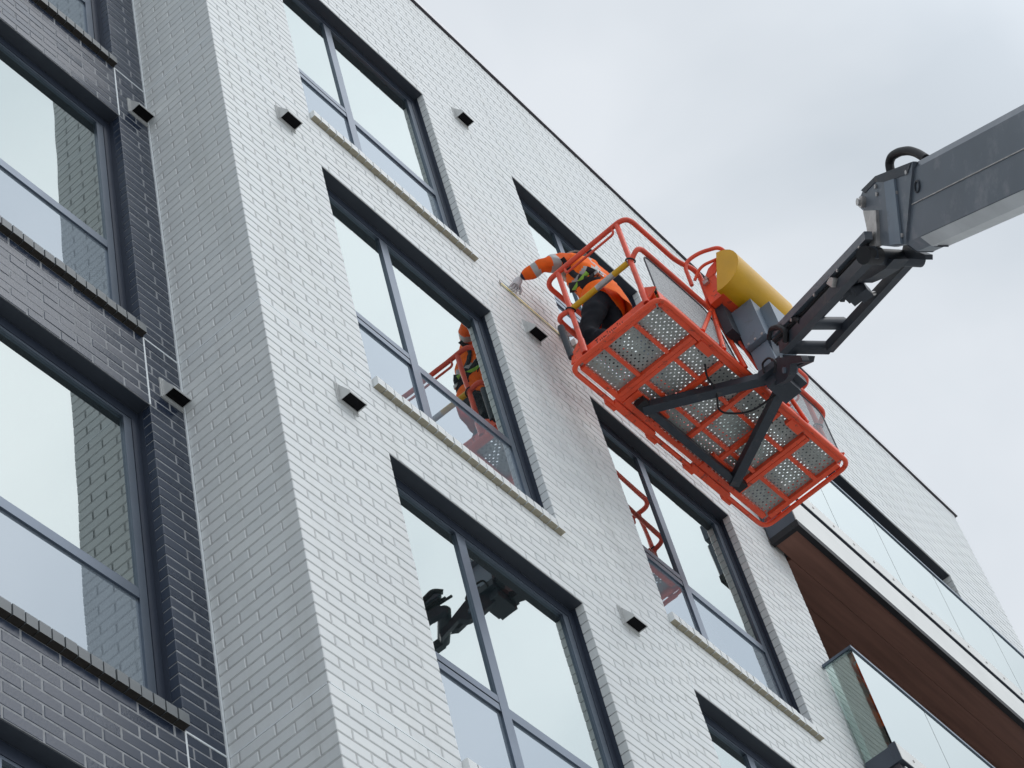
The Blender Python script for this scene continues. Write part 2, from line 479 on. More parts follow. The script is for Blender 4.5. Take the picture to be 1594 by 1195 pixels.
def slab(cx, cz, opens, y0, y1, ex=.006):
    """wall core as one closed mesh with openings"""
    xs = sorted(set([cx[0], cx[1]] + [o[0] - ex for o in opens] + [o[1] + ex for o in opens]))
    zs = sorted(set([cz[0], cz[1]] + [o[2] - ex for o in opens] + [o[3] + ex for o in opens]))
    xs = [x for x in xs if cx[0] <= x <= cx[1]]
    zs = [z for z in zs if cz[0] <= z <= cz[1]]
    def solid(i, j):
        if i < 0 or j < 0 or i >= len(xs) - 1 or j >= len(zs) - 1: return False
        x, z = (xs[i] + xs[i + 1]) / 2, (zs[j] + zs[j + 1]) / 2
        return not any(o[0] - ex < x < o[1] + ex and o[2] - ex < z < o[3] + ex for o in opens)
    m = MB(); vi = {}
    def vid(x, y, z):
        k = (round(x, 5), round(y, 5), round(z, 5))
        if k not in vi:
            vi[k] = len(m.v); m.v.append(k)
        return vi[k]
    def quad(*p):
        m.f.append(tuple(vid(*q) for q in p)); m.m.append(0); m.sm.append(False)
    for i in range(len(xs) - 1):
        for j in range(len(zs) - 1):
            if not solid(i, j): continue
            a, b, c, d = xs[i], xs[i + 1], zs[j], zs[j + 1]
            quad((a, y0, c), (b, y0, c), (b, y0, d), (a, y0, d))
            quad((a, y1, c), (a, y1, d), (b, y1, d), (b, y1, c))
            if not solid(i - 1, j): quad((a, y0, c), (a, y0, d), (a, y1, d), (a, y1, c))
            if not solid(i + 1, j): quad((b, y0, c), (b, y1, c), (b, y1, d), (b, y0, d))
            if not solid(i, j - 1): quad((a, y0, c), (a, y1, c), (b, y1, c), (b, y0, c))
            if not solid(i, j + 1): quad((a, y0, d), (b, y0, d), (b, y1, d), (a, y1, d))
    return m

wall_w = slab((.0045, XEND - .007), (GZ, ROOF), w_open + [recess], .0045, .30).build('white_brick_wall', M_WM, bld)
tag(wall_w, 'glazed white brick front wall')
m = MB().box((.0045, .301, GZ), (.30, D + .30, ROOF))
wall_r = m.build('white_return_wall', M_WM, bld)
tag(wall_r, 'white brick side return next to the charcoal wing')
wall_d = slab((-4.2, .006), (GZ, ROOF), d_open, D + .0022, D + .30, .0025).build('charcoal_brick_wall', M_CM, bld)
tag(wall_d, 'charcoal brick wall set back beside the white front')

# ---- bricks: (mesh size key, position, which wall). Each brick is a chamfered box, back open.
def brick_verts(w, h, dep, c=.0035):
    """front face on y=0 looking to -y, x 0..w, z 0..h, depth to +y"""
    v = [(c, 0, c), (w - c, 0, c), (w - c, 0, h - c), (c, 0, h - c),
         (0, c, 0), (w, c, 0), (w, c, h), (0, c, h),
         (0, dep, 0), (w, dep, 0), (w, dep, h), (0, dep, h)]
    f = [(0, 1, 2, 3), (4, 5, 1, 0), (5, 6, 2, 1), (6, 7, 3, 2), (7, 4, 0, 3),
         (4, 8, 9, 5), (5, 9, 10, 6), (6, 10, 11, 7), (7, 11, 8, 4)]
    return v, f

BR = []     # kind, (w,dep), origin, rotation flag ('f' faces -y, 's' faces -x)
def spans(x0, x1, z, opens):
    zc = z + CH / 2
    cuts = sorted((o[0], o[1]) for o in opens if o[2] < zc < o[3])
    res, a = [], x0
    for c0, c1 in cuts:
        if c0 > a: res.append((a, min(c0, x1)))
        a = max(a, c1)
    if a < x1: res.append((a, x1))
    return res

def fill(x0, x1, z, start, opens):
    """bricks of one course; start = a joint position of the bond"""
    out_ = []
    for a, b in spans(x0, x1, z, opens):
        k = math.floor((a - start) / BP)
        ps = []
        while True:
            u0, u1 = start + k * BP, start + k * BP + BP - .010
            k += 1
            if u0 > b - .002: break
            s0, s1 = max(a, u0), min(b, u1)
            if s1 - s0 < .002: continue
            ps.append([s0, s1])
        if len(ps) > 1 and ps[0][1] - ps[0][0] < .05: ps[1][0] = ps[0][0]; ps.pop(0)
        if len(ps) > 1 and ps[-1][1] - ps[-1][0] < .05: ps[-2][1] = ps[-1][1]; ps.pop()
        if ps and b - ps[-1][1] < .03: ps[-1][1] = b
        out_ += ps
    return out_

n0, n1 = round(ZLOW / CH), round(ROOF / CH)
for n in range(n0, n1):
    z = n * CH + .005
    even = n % 2 == 0
    # corner brick
    if even:
        BR.append(('w', (.1025, .215), V((0, 0, z)), 'c')); fs, ss = .1125, .225
    else:
        BR.append(('w', (.215, .1025), V((0, 0, z)), 'c')); fs, ss = .225, .1125
    for a, b in fill(fs, XEND, n * CH, fs, w_open + [recess]):
        BR.append(('w', (round(b - a, 3), .10), V((a, 0, z)), 'f'))
    y = ss
    while y < D - .02:
        y2 = min(y + .215, D - .004)
        if D - y2 < .06: y2 = D - .004
        BR.append(('w', (round(y2 - y, 3), .10), V((0, y, z)), 's'))
        y = y2 + .010
    st = -(.225 if even else .1125)
    for a, b in fill(-4.2, -.014, n * CH, st, d_open):
        BR.append(('d', (round(b - a, 3), .10), V((a, D, z)), 'f'))

BH = CH - .010
def brick_geo(kind, size, P, fl, jit=0.0):
    w, dep = size
    if fl == 'c':
        v, f = [], None
        c = .0035
        x1, y1 = w, dep
        v = [(c, 0, c), (x1 - c, 0, c), (x1 - c, 0, BH - c), (c, 0, BH - c),
             (0, c, c), (0, y1, c), (0, y1, BH - c), (0, c, BH - c),
             (c, c, 0), (x1, c, 0), (x1, y1, 0), (c, y1, 0),
             (c, c, BH), (x1, c, BH), (x1, y1, BH), (c, y1, BH)]
        f = [(0, 1, 2, 3), (4, 7, 6, 5), (0, 3, 7, 4), (8, 11, 10, 9), (12, 13, 14, 15),
             (0, 8, 9, 1), (3, 2, 13, 12), (4, 5, 11, 8), (7, 12, 15, 6), (0, 4, 8), (3, 12, 7), (1, 9, 13, 2)]
        return v, f
    v, f = brick_verts(w, BH, dep)
    if fl == 's':     # face to -x, running along +y
        v = [(y, x, zz) for (x, y, zz) in v]
        f = [tuple(reversed(q)) for q in f]
    return v, f

def shown(P, size, fl):
    w, dep = size
    ax = V((0, 1, 0)) if fl == 's' else V((1, 0, 0))
    c = [P, P + ax * w, P + ax * w + V((0, 0, BH)), P + V((0, 0, BH))]
    q = [pix(p) for p in c]
    if not all(4 < a < 1590 and 4 < b < 1191 for a, b in q): return 0
    return abs(sum(q[i][0] * q[(i + 1) % 4][1] - q[(i + 1) % 4][0] * q[i][1] for i in range(4))) / 2

for i, b in enumerate(BR):
    BR[i] = b + (shown(b[2], b[1], b[3]),)
mesh_cache = {}
for kind, bm_, name in (('w', M_WB, 'white_brick'), ('d', M_CB, 'charcoal_brick')):
    lst = sorted([b for b in BR if b[0] == kind], key=lambda b: -b[4])
    single, rest = lst[:300], lst[300:]
    for (kd, size, P, fl, a) in single:
        key = (kd, size, fl)
        if key not in mesh_cache:
            v, f = brick_geo(kd, size, P, fl)
            me = bpy.data.meshes.new(name); me.from_pydata(v, [], f); me.materials.append(bm_); me.update()
            mesh_cache[key] = me
        o = bpy.data.objects.new(name, mesh_cache[key])
        COL.objects.link(o)
        o.parent = wall_d if kd == 'd' else (wall_r if fl == 's' else wall_w)
        o.location = P - BLD + V((0, random.uniform(-.0012, .0012), 0) if fl == 'f' else (0, 0, 0))
        if fl == 'f': o.rotation_euler = (random.uniform(-.003, .003), 0, random.uniform(-.002, .002))
    groups = {'f': [b for b in rest if b[3] != 's'], 's': [b for b in rest if b[3] == 's']}
    for gk, gl in groups.items():
        if not gl: continue
        vs, fs, tone = [], [], []
        for (kd, size, P, fl, a) in gl:
            v, f = brick_geo(kd, size, P, fl)
            base = len(vs)
            j = random.uniform(-.0012, .0012) if fl == 'f' else 0
            ta, tb = random.uniform(-.003, .003), random.uniform(-.002, .002)
            if fl != 'f': ta = tb = 0
            for x, y, zz in v:
                vs.append((P.x + x - BLD.x, P.y + y + j + tb * x + ta * zz - BLD.y, P.z + zz - BLD.z))
            fs += [tuple(q + base for q in ff) for ff in f]
            tone += [random.random()] * len(f)
        me = bpy.data.meshes.new(name + '_field'); me.from_pydata(vs, [], fs); me.materials.append(bm_)
        at_ = me.attributes.new('tone', 'FLOAT', 'FACE'); at_.data.foreach_set('value', tone); me.update()
        o = bpy.data.objects.new(name + '_field', me); COL.objects.link(o)
        o.parent = wall_d if kind == 'd' else (wall_r if gk == 's' else wall_w)
        tag(o, kind='stuff')

# ---- movement joints: pale sealant lines
def strip(name, a, b, parent):
    return MB().box(a, b).build(name, M_SEAL, parent)
for zl in (-6, -3, 0, 3):
    strip('sealant_joint', (.012, -.0015, zl - .0055), (XL - .01, .0042, zl + .0055), wall_w)
    strip('sealant_joint', (-.0015, .012, zl - .0055), (.0042, D - .01, zl + .0055), wall_r)
    strip('sealant_joint', (-.275, D - .0025, zl - .0055), (-.015, D + .0042, zl + .0055), wall_d)
    strip('sealant_joint', (-.2805, D - .0025, zl - .6), (-.2695, D + .0042, zl - .006), wall_d)
    for k in (0, 1):
        strip('sealant_joint', (XL + PX * k - .0045, -.0005, zl - .6), (XL + PX * k + .0045, .0042, zl - .006), wall_w) if k else None
        strip('sealant_joint', (XR + PX * k - .0045, -.0005, zl - .6), (XR + PX * k + .0045, .0042, zl - .006), wall_w) if k == 0 and zl == 3 else None
strip('sealant_joint', (XR - .0045, -.0005, 5.41), (XR + .0045, .0042, ROOF - .01), wall_w)
strip('sealant_joint', (XL + PX - .0045, -.0005, 5.41), (XL + PX + .0045, .0042, ROOF - .01), wall_w)
strip('corner_sealant', (-.0135, D - .006, ZLOW), (-.0005, D + .0042, ROOF), wall_d)

# ---- coping
m = MB().box((-.02, -.020, ROOF + .010), (XEND + .045, .32, ROOF + .085))
cp = m.build('coping', M_COP, bld)
MB().box((-.022, -.022, ROOF + .001), (XEND + .05, .31, ROOF + .0095)).build('drip_edge', M_COPD, cp)
m = MB().box((-4.2, D - .045, ROOF + .022), (-.05, D + .32, ROOF + .085))
m.build('coping', M_COP, bld)

# ---- windows
def window(x0, zb, yf, dark):
    x1, zt = x0 + 1.718, zb + 2.4
    zs = zb + .082                        # sill top
    y = yf + .090                         # frame face; the brick reveal ends 30 mm in front of it
    jo, ji, ho, hi = .055, .113, .082, .103
    def ring(m, ax, bx, az, bz, cx, dx, cz, dz, y0, y1):
        m.box((ax, y0, az), (cx, y1, bz)); m.box((dx, y0, az), (bx, y1, bz))
        m.box((cx, y0, dz), (dx, y1, bz)); m.box((cx, y0, az), (dx, y1, cz))
        return m
    win = ring(MB(), x0 + .002, x1 - .002, zs, zt - .004, x0 + jo, x1 - jo, zs + .03, zt - ho, y, y + .07).build('window', M_FRO, bld)
    ring(MB(), x0 + jo + .003, x1 - jo - .003, zs + .032, zt - ho - .003, x0 + ji, x1 - ji, zs + .06, zt - hi, y + .003, y + .066).build('inner_frame', M_FR, win)
    ml, mr = x0 + .636, x0 + .715
    tz = zb + .883
    MB().box((ml, y + .001, zs + .06), (mr, y + .066, zt - hi - .001)).build('mullion', M_FR, win)
    t = MB().box((x0 + ji, y + .004, tz), (ml - .0005, y + .064, tz + .050)).box((x0 + ji, y + .002, tz + .060), (ml - .0005, y + .064, tz + .114)).box((x0 + ji, y + .014, tz + .0505), (ml - .0005, y + .063, tz + .0595))
    t.build('transom', M_FR, win)
    MB().box((mr + .0005, y + .004, tz), (x1 - ji, y + .064, tz + .072)).build('transom', M_FR, win)
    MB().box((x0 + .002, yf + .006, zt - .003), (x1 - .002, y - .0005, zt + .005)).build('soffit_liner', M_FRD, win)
    for sx in (x0, x1):
        a, b = (sx - .004, sx + .003) if sx == x0 else (sx - .003, sx + .004)
        MB().box((a, yf + .060, zs), (b, y - .0005, zt - .0035)).build('jamb_liner', M_FRO, win)
    yp = y + .017
    def pane(a, b, c, d, mm):
        j = [random.uniform(-.0011, .0011) for _ in range(4)]
        v = [(a, yp + j[0], c), (b, yp + j[1], c), (b, yp + j[2], d), (a, yp + j[3], d)]
        mb = MB().add(v + [(p[0], p[1] + .006, p[2]) for p in v], [(0, 1, 2, 3), (7, 6, 5, 4), (0, 4, 5, 1), (1, 5, 6, 2), (2, 6, 7, 3), (3, 7, 4, 0)])
        mb.build('pane', mm, win)
    pane(x0 + ji - .006, ml + .006, tz + .108, zt - hi + .006, M_GU)
    pane(mr - .006, x1 - ji + .006, tz + .066, zt - hi + .006, M_GU)
    pane(x0 + ji - .006, ml + .006, zs + .054, tz + .006, M_GL)
    pane(mr - .006, x1 - ji + .006, zs + .054, tz + .006, M_GL)
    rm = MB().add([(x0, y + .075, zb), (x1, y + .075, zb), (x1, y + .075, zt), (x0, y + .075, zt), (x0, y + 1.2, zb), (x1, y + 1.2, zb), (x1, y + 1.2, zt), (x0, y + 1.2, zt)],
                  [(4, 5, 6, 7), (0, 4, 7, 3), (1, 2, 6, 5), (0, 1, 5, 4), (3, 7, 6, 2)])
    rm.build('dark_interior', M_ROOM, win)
    # sill of bricks on edge
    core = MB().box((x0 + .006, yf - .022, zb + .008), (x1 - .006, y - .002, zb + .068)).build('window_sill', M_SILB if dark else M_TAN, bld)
    v, f = [], []
    key = ('sill', dark)
    if key not in mesh_cache:
        c = .003
        w, d0, h0, h1 = .0660, .127, .072, .081
        v = [(0, 0, 0), (w, 0, 0), (w, d0, 0), (0, d0, 0), (0, 0, h0 - c), (w, 0, h0 - c), (w, c, h0), (0, c, h0), (w, d0, h1), (0, d0, h1)]
        f = [(0, 3, 2, 1), (0, 1, 5, 4), (4, 5, 6, 7), (7, 6, 8, 9), (0, 4, 7, 9, 3), (1, 2, 8, 6, 5), (3, 9, 8, 2)]
        me = bpy.data.meshes.new('sill_brick'); me.from_pydata(v, [], f)
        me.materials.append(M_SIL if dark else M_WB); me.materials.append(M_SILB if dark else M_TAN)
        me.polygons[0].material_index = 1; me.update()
        mesh_cache[key] = me
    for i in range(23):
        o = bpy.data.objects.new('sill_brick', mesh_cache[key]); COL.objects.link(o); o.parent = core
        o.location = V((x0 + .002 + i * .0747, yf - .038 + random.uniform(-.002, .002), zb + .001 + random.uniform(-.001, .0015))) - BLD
    return win

for k in (0, 1):
    for r in (-2, -1, 0, 1):
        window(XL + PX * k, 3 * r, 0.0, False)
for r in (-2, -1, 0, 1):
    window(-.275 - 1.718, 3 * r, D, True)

# ---- wall vents
def vent(x, z, yf):
    m = MB()
    W, Dp, Hv = .140, .084, .136
    m.box((x - .016, yf - .008, z - .014), (x + W + .014, yf + .003, z + Hv + .018))
    m.box((x - .008, yf - .014, z - .007), (x + W + .007, yf - .0081, z + Hv + .010))
    t = .004
    for xa in (x, x + W - t):
        m.prism([(xa, yf - .0142, z), (xa, yf - .0142, z + Hv), (xa, yf - Dp, z + .016), (xa, yf - Dp, z)], (t, 0, 0))
    xb = x + W - t
    m.hexa([(x + t, yf - Dp, z + .012), (xb, yf - Dp, z + .012), (xb, yf - .0142, z + Hv - .004), (x + t, yf - .0142, z + Hv - .004),
            (x + t, yf - Dp, z + .016), (xb, yf - Dp, z + .016), (xb, yf - .0142, z + Hv), (x + t, yf - .0142, z + Hv)])
    m.box((x + t, yf - Dp, z), (xb, yf - Dp + .004, z + .0118))
    o = m.build('wall_vent', M_VENT, bld)
    q = MB().add([(x + t, yf - Dp + .0042, z + .006), (xb, yf - Dp + .0042, z + .006), (xb, yf - .0145, z + .006), (x + t, yf - .0145, z + .006)], [(0, 3, 2, 1)])
    q.build('vent_opening', M_BLK, o)
for vx, vz in ((.552, 2.553), (.552, -.46), (.552, 5.55), (3.09, 5.545), (3.09, 2.549), (3.09, -.475), (.552, -3.45), (3.09, -3.45)):
    vent(vx, vz, 0)
for vz in (2.56, -.44, -3.44, 5.56):
    vent(-.170, vz, D)

# ---- balconies in the recess
rc = MB()
rc.add([(RX0, .30, ZLOW), (RX0, 1.7, ZLOW), (RX0, 1.7, RTOP), (RX0, .30, RTOP), (RX1, .30, ZLOW), (RX1, 1.7, ZLOW), (RX1, 1.7, RTOP), (RX1, .30, RTOP)],
       [(0, 1, 2, 3), (4, 7, 6, 5), (1, 5, 6, 2)])
rec = rc.build('balcony_recess', mat('recess_cladding', (.085, .07, .066), .6, 0, .3, noise=.15, nscale=3), bld)
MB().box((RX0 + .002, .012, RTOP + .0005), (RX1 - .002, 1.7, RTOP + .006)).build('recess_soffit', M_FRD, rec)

def balcony(zb):
    x0, x1, yf = 6.08, 10.85, -.274
    m = MB()
    m.box((x0, yf + .004, zb + .07), (x1, -.012, zb + .44), 0)
    m.box((x0 + .226, -.011, zb + .07), (x1 - .226, 1.69, zb + .44), 0)
    o = m.build('balcony', M_FASD, bld)
    MB().box((x0 + .004, yf - .004, zb + .075), (x1 - .004, yf + .0035, zb + .44)).build('fascia', M_FAS, o)
    e = MB().box((x0 - .006, yf - .008, zb), (x1 + .006, yf + .04, zb + .0695))
    e.box((x0 - .006, yf + .0405, zb), (x0 + .035, -.012, zb + .0695)).build('soffit_trim', M_RUB, o)
    nb = 9
    xa, xb = x0 + .036, x1 - .04
    ya, yb = yf + .041, 1.68
    bw = (yb - ya) / nb
    for i in range(nb):
        u0, u1 = ya + i * bw, ya + (i + 1) * bw - .003
        xs_, xe_ = (xa, xb) if u1 < -.0 else (RX0 + .004, RX1 - .004)
        if u0 < 0 < u1: xs_, xe_ = xa + .226, xb - .226
        MB().box((xs_, u0, zb + .02), (xe_, u1, zb + .0695)).build('soffit_board', M_WOOD, o)
    MB().box((x0 + .01, yf + .03, zb + .4405), (x1 - .01, -.013, zb + .50)).build('floor_edge', M_COPD, o)
    MB().box((RX0 + .01, -.0125, zb + .4405), (RX1 - .01, 1.68, zb + .50)).build('floor', M_COPD, o)
    ch = MB().box((x0 - .004, yf - .006, zb + .505), (x1 + .004, yf + .05, zb + .675))
    ch.box((x0 - .004, yf + .0505, zb + .505), (x0 + .05, -.013, zb + .66))
    chn = ch.build('glass_channel', M_FASD, o)
    MB().box((x0 + .002, yf - .0085, zb + .512), (x1 - .002, yf - .0062, zb + .670)).build('channel_face', M_FAS, chn)
    for i in range(16):
        MB().tube([(x0 + .2 + i * .3, yf - .0087, zb + .6), (x0 + .2 + i * .3, yf - .014, zb + .6)], .011, 8).build('bolt', M_STEEL, chn)
    js = [x0 + .004, 7.07, 8.06, 9.05, 10.04, x1 - .004]
    for a, b in zip(js[:-1], js[1:]):
        MB().box((a + .004, yf + .016, zb + .66), (b - .004, yf + .030, zb + 1.635)).build('glass_panel', M_GB, o)
    MB().box((x0 + .006, yf + .034, zb + .655), (x0 + .018, -.016, zb + 1.63)).build('glass_panel', M_GE, o)
    hr = MB().box((x0 - .004, yf + .006, zb + 1.6355), (x1 + .004, yf + .042, zb + 1.66))
    hr.box((x0 - .004, yf + .0425, zb + 1.6355), (x0 + .03, -.004, zb + 1.66)).build('handrail', M_FR, o)
    return o
for zb in (2.49, -.51, -3.51):
    balcony(zb)
# glazed doors at the back of the recess
for zb in (2.99, -.01, -3.01):
    dr = MB().box((RX0 + .5, 1.62, zb), (RX1 - .5, 1.69, zb + 2.3)).build('balcony_door', M_FRD, bld)
    for i in range(3):
        xa = RX0 + .56 + i * 1.09
        MB().box((xa, 1.60, zb + .07), (xa + 1.0, 1.6195, zb + 2.22)).build('pane', M_GU, dr)

# ------------------------------------------------------------------ work platform (basket)
QO = V((3.0897, -0.2090, 1.9217))
QR = Matrix(((0.99976, 0.02175, -0.00079), (-0.02176, 0.99969, -0.01242), (0.00052, 0.01244, 0.99992)))
bas = empty('work_platform', QO, 'orange-red work platform cage with perforated floor hanging off the boom jib', 'work platform')
bas.rotation_euler = QR.to_euler()
LX, WY, HR = 2.278, 0.822, 0.985           # local frame: x along the wall, -y away from it, z up from the floor underside
def bl(x, y, z): return QO + QR @ V((x, y, z))

# floor frame: perimeter channel with rounded corners, cross and long members (local coordinates)
f = MB()
corner = smooth_path([(LX / 2, -.012, -.012), (.012, -.012, -.012), (.012, -WY + .012, -.012), (LX - .012, -WY + .012, -.012), (LX - .012, -.012, -.012), (LX / 2 + .001, -.012, -.012)], .085, 7)
f.tube(corner[:-1], .019, 10, closed=True)
frame = f.build('floor_frame', M_RED, bas, local=True)
kick = MB()
inner = [(.045, -.073), (.045, -WY + .045), (LX - .070, -WY + .045), (LX - .070, -.073)]
for (a, b) in zip(inner, inner[1:] + inner[:1]):
    d = (V(b) - V(a)).normalized()
    p, q = V(a) - d * -.03, V(b) - d * .03
    kick.beam((p.x, p.y, .004), (q.x, q.y, .004), .042, .032)
# toe boards
kick.build('rim_channel', M_RED, frame, local=True)
for nm, a, b in (('toe_board', (.055, -.05), (.055, -WY + .05)), ('toe_board', (.06, -WY + .03), (LX - .06, -WY + .03)), ('toe_board', (LX - .068, -.07), (LX - .068, -WY + .05)), ('toe_board', (.07, -.060), (LX - .08, -.060))):
    MB().beam((a[0], a[1], .075), (b[0], b[1], .075), .008, .105).build(nm, M_RED, bas, local=True)
cb = [.455, .492, .80, 1.14, 1.48, 1.79, 1.83]
for x in cb:
    w = .034
    MB().box((x - w / 2, -WY + .072, -.018 + (.003 if x in (.80, 1.14, 1.48) else 0)), (x + w / 2, -.087, .018)).build('cross_member', M_RED, frame, local=True)
for y in (-.29, -.55):
    for a, b in ((.07, .433), (.514, .778), (.822, 1.118), (1.162, 1.458), (1.502, 1.768), (1.852, LX - .07)):
        MB().box((a, y - .0145, -.013), (b, y + .0145, .016)).build('long_member', M_RED, frame, local=True)
# wall side pocket plates (each frames a slot) and lugs
for xa, xb in ((.52, .88), (1.40, 1.76)):
    for q0, q1 in (((xa, -.100), (xb, -.058)), ((xa, -.205), (xb, -.176)), ((xa, -.1755), (xa + .05, -.1005)), ((xb - .05, -.1755), (xb, -.1005))):
        MB().box((q0[0], q0[1], -.0185), (q1[0], q1[1], .012)).build('pocket_plate', M_RED, frame, local=True)
    MB().box((xa - .05, -.048, -.030), (xb + .03, .004, .006)).build('pocket_plate', M_RED, frame, local=True)
for x in (.47, .93, 1.36, 1.81):
    MB().box((x - .05, -.002, -.034), (x + .05, .022, .012)).build('lug', M_RED, frame, local=True)
for xa in (.60, 1.66):
    MB().box((xa - .075, -WY + .045, -.020), (xa + .075, -WY + .105, .014)).build('pocket_plate', M_RED, frame, local=True)
# floor sheets
for a, b in ((.05, .474), (.474, .81), (.81, 1.14), (1.14, 1.47), (1.47, 1.81), (1.81, LX - .055)):
    o = MB().box((a + .001, -WY + .035, .0195), (b - .001, -.055, .0235)).build('floor_sheet', M_FLOOR, bas, local=True)
# worn dark lettering on the end toe board, too rubbed to read
lt = MB(); lx = .0502; yy0 = -.235
for k, (w, h, up) in enumerate(((.030, .062, 1), (.022, .040, 0), (.026, .040, 0), (.010, .058, 1), (.024, .040, 0), (.026, .038, 0), (.010, .056, 1), (.026, .036, 0))):
    y1_ = yy0 - w
    z0_ = .052
    if k % 3 == 0: parts = [((yy0, z0_ + h - .008), (y1_, z0_ + h)), ((yy0 - w * .38, z0_), (yy0 - w * .62, z0_ + h - .0085))]
    elif k % 3 == 1: parts = [((yy0, z0_), (yy0 - .006, z0_ + h)), ((y1_ + .006, z0_), (y1_, z0_ + h)), ((yy0 - .0065, z0_), (y1_ + .0065, z0_ + .006))]
    else: parts = [((yy0, z0_), (yy0 - .006, z0_ + h)), ((yy0 - .0065, z0_ + h * .6), (y1_, z0_ + h * .8))]
    for (ya_, za_), (yb_, zb_) in parts: lt.box((lx, ya_, za_), (lx + .0007, yb_, zb_))
    yy0 = y1_ - .010
lt.build('lettering', mat('worn_black_print', (.11, .018, .014), .7, noise=.4, nscale=30), bas, local=True)

# guard rails
TR = .0195
y_in, y_out = -.157, -.802
xl_, xr_ = .012, LX - .012
mid = .545
def rail(name, pts, r=TR, m_=None, rad=.09):
    return MB().tube(smooth_path(pts, rad, 7), r, 10).build(name, m_ or M_REDD, bas, local=True)
rail('top_rail', [(.86, y_out - .012, .63), (.78, y_out - .055, HR), (.60, y_out, HR), (xl_, y_out - .0, HR), (xl_, -.03, HR), (LX / 2, -.03, HR), (xr_, -.03, HR), (xr_, y_out, HR), (1.68, y_out, HR), (1.50, y_out - .055, HR), (1.42, y_out - .012, .63)])
for xx, s in ((xl_, 1), (xr_, -1)):
    for yy in (y_in, -.712):
        p = MB().tube([(xx, yy, .02), (xx, yy, HR - TR)], .0195, 10)
        p.tube([(xx, yy, .02), (xx, yy, .17)], .024, 10)
        p.build('post', M_REDD, bas, local=True)
        MB().prism([(xx, yy, .02), (xx + .0, yy + (.13 if yy > -.4 else -.0), .02), (xx, yy + (-.10 if yy < -.4 else .10), .11), (xx, yy, .2)], (.012 * s, 0, 0)).build('gusset', M_RED, bas, local=True)
    # mid rails: arched ends
    rail('mid_rail', [(xx, -.712, mid - .03), (xx, y_out + .0, mid + .06), (xx + s * .16, y_out - .004, mid + .06), (1.14 - s * .28, y_out - .006, mid + .06)], rad=.09)
    rail('mid_rail', [(xx, y_in, mid - .02), (xx, -.035, mid + .01), (xx + s * .2, -.03, mid), (1.14 - s * .002, -.03, mid)], rad=.1)
rail('gate_grab_bar', [(xl_, y_in - .06, HR), (xl_, y_in - .06, HR - .075), (xl_, -.712 + .045, HR - .075), (xl_, -.712 + .045, HR)], .0095, rad=.03)
rail('gate_grab_bar', [(xr_, y_in - .06, HR), (xr_, y_in - .06, HR - .075), (xr_, -.712 + .045, HR - .075), (xr_, -.712 + .045, HR)], .0095, rad=.03)
for x in (.75, 1.53):
    MB().tube([(x, -.03, .02), (x, -.03, HR)], .016, 10).build('post', M_REDD, bas, local=True)
MB().tube([(xl_ + .01, -.045, .09), (xl_ + .004, -.04, mid - .10)], .026, 10).build('foam_sleeve', M_NAVY, bas, local=True)
# yellow drop bars at the two ends
for xx in (xl_, xr_):
    db = MB().tube([(xx, y_in - .022, mid - .02), (xx, -.712 + .026, mid - .02)], .0225, 12).build('drop_bar', M_YEL, bas, local=True)
    MB().tube([(xx, -.40, mid - .02), (xx, -.555, mid - .02)], .0232, 12).build('bare_patch', M_STEEL, db, local=True)
    for yy in (y_in, -.712):
        ring = [(xx + .03 * math.cos(a), yy + .03 * math.sin(a), mid - .02 + .022 * math.sin(a)) for a in [k * math.pi / 6 for k in range(12)]]
        MB().tube(ring, .006, 6, closed=True).build('pivot_ring', M_RUB, db, local=True)
# outer side centre posts and braces
for s in (1, -1):
    cx = lambda d: 1.14 - s * d
    nx = cx(.28)
    rail('brace', [(nx, y_out - .012, .63), (cx(.62), y_out - .012, .05)], .0165, M_RED)
    rail('brace', [(nx, y_out - .012, .63), (cx(.38), y_out - .012, .05)], .0185, M_RED)
    rail('brace', [(nx, y_out - .014, .63), (cx(.13), y_out - .016, .05)], .0185, M_RED)
    rail('brace', [(nx + s * .02, y_out - .04, .60), (cx(.05), y_out - .07, .05)], .012, M_REDD)
    MB().prism([(nx - s * .10, y_out - .004, .60), (nx - s * .03, y_out - .004, .74), (nx + s * .03, y_out - .004, .66), (nx + s * .02, y_out - .004, .52)], (0, -.018, 0)).build('gusset', M_RED, bas, local=True)
    # expanded mesh infill with its dark border
    mp_ = [(cx(1.075), .095), (cx(1.075), mid - .02), (cx(1.04), mid + .025), (cx(.97), mid + .03), (cx(.36), mid + .03), (cx(.24), mid - .10), (cx(.16), .10)]
    MB().add([(x, y_out + .012, z) for x, z in mp_], [tuple(range(len(mp_)))]).build('mesh_panel', M_MESH, bas, local=True)
    MB().tube(smooth_path([(x, y_out + .012, z) for x, z in mp_] , .06, 5), .006, 6).build('mesh_border', M_NAVY, bas, local=True)
# control console under the yellow cover
MB().box((.86, -.90, .30), (1.42, -.83, .74)).build('console', M_NAVY, bas, local=True)
MB().box((.80, -.96, .60), (.98, -.84, .86)).build('console_side', M_RED, bas, local=True)
rail('console_hoop', [(.70, y_out, .78), (.66, y_out - .02, .99), (.70, y_out - .14, 1.04), (.78, y_out - .30, 1.03), (.88, y_out - .27, .95)], .015, M_REDD, .07)
rail('console_hoop', [(.74, y_out - .02, .86), (.74, y_out - .10, .95), (.79, y_out - .22, .96)], .012, M_RED, .06)
pl = [(.80, -.85, .86), (.80, -.93, .95), (.80, -1.03, .98), (.80, -1.03, .93), (.80, -.95, .84)]
MB().prism(pl, (.01, 0, 0)).build('console_bracket', M_RED, bas, local=True)
MB().box((.775, -.90, .80), (.80, -.86, .84)).box((.772, -.905, .83), (.80, -.885, .86)).build('switch', M_STEEL, bas, local=True)
cov = MB()
cy, cz, cr = -.995, .795, .192
ang0 = math.atan2(.958, -.285)
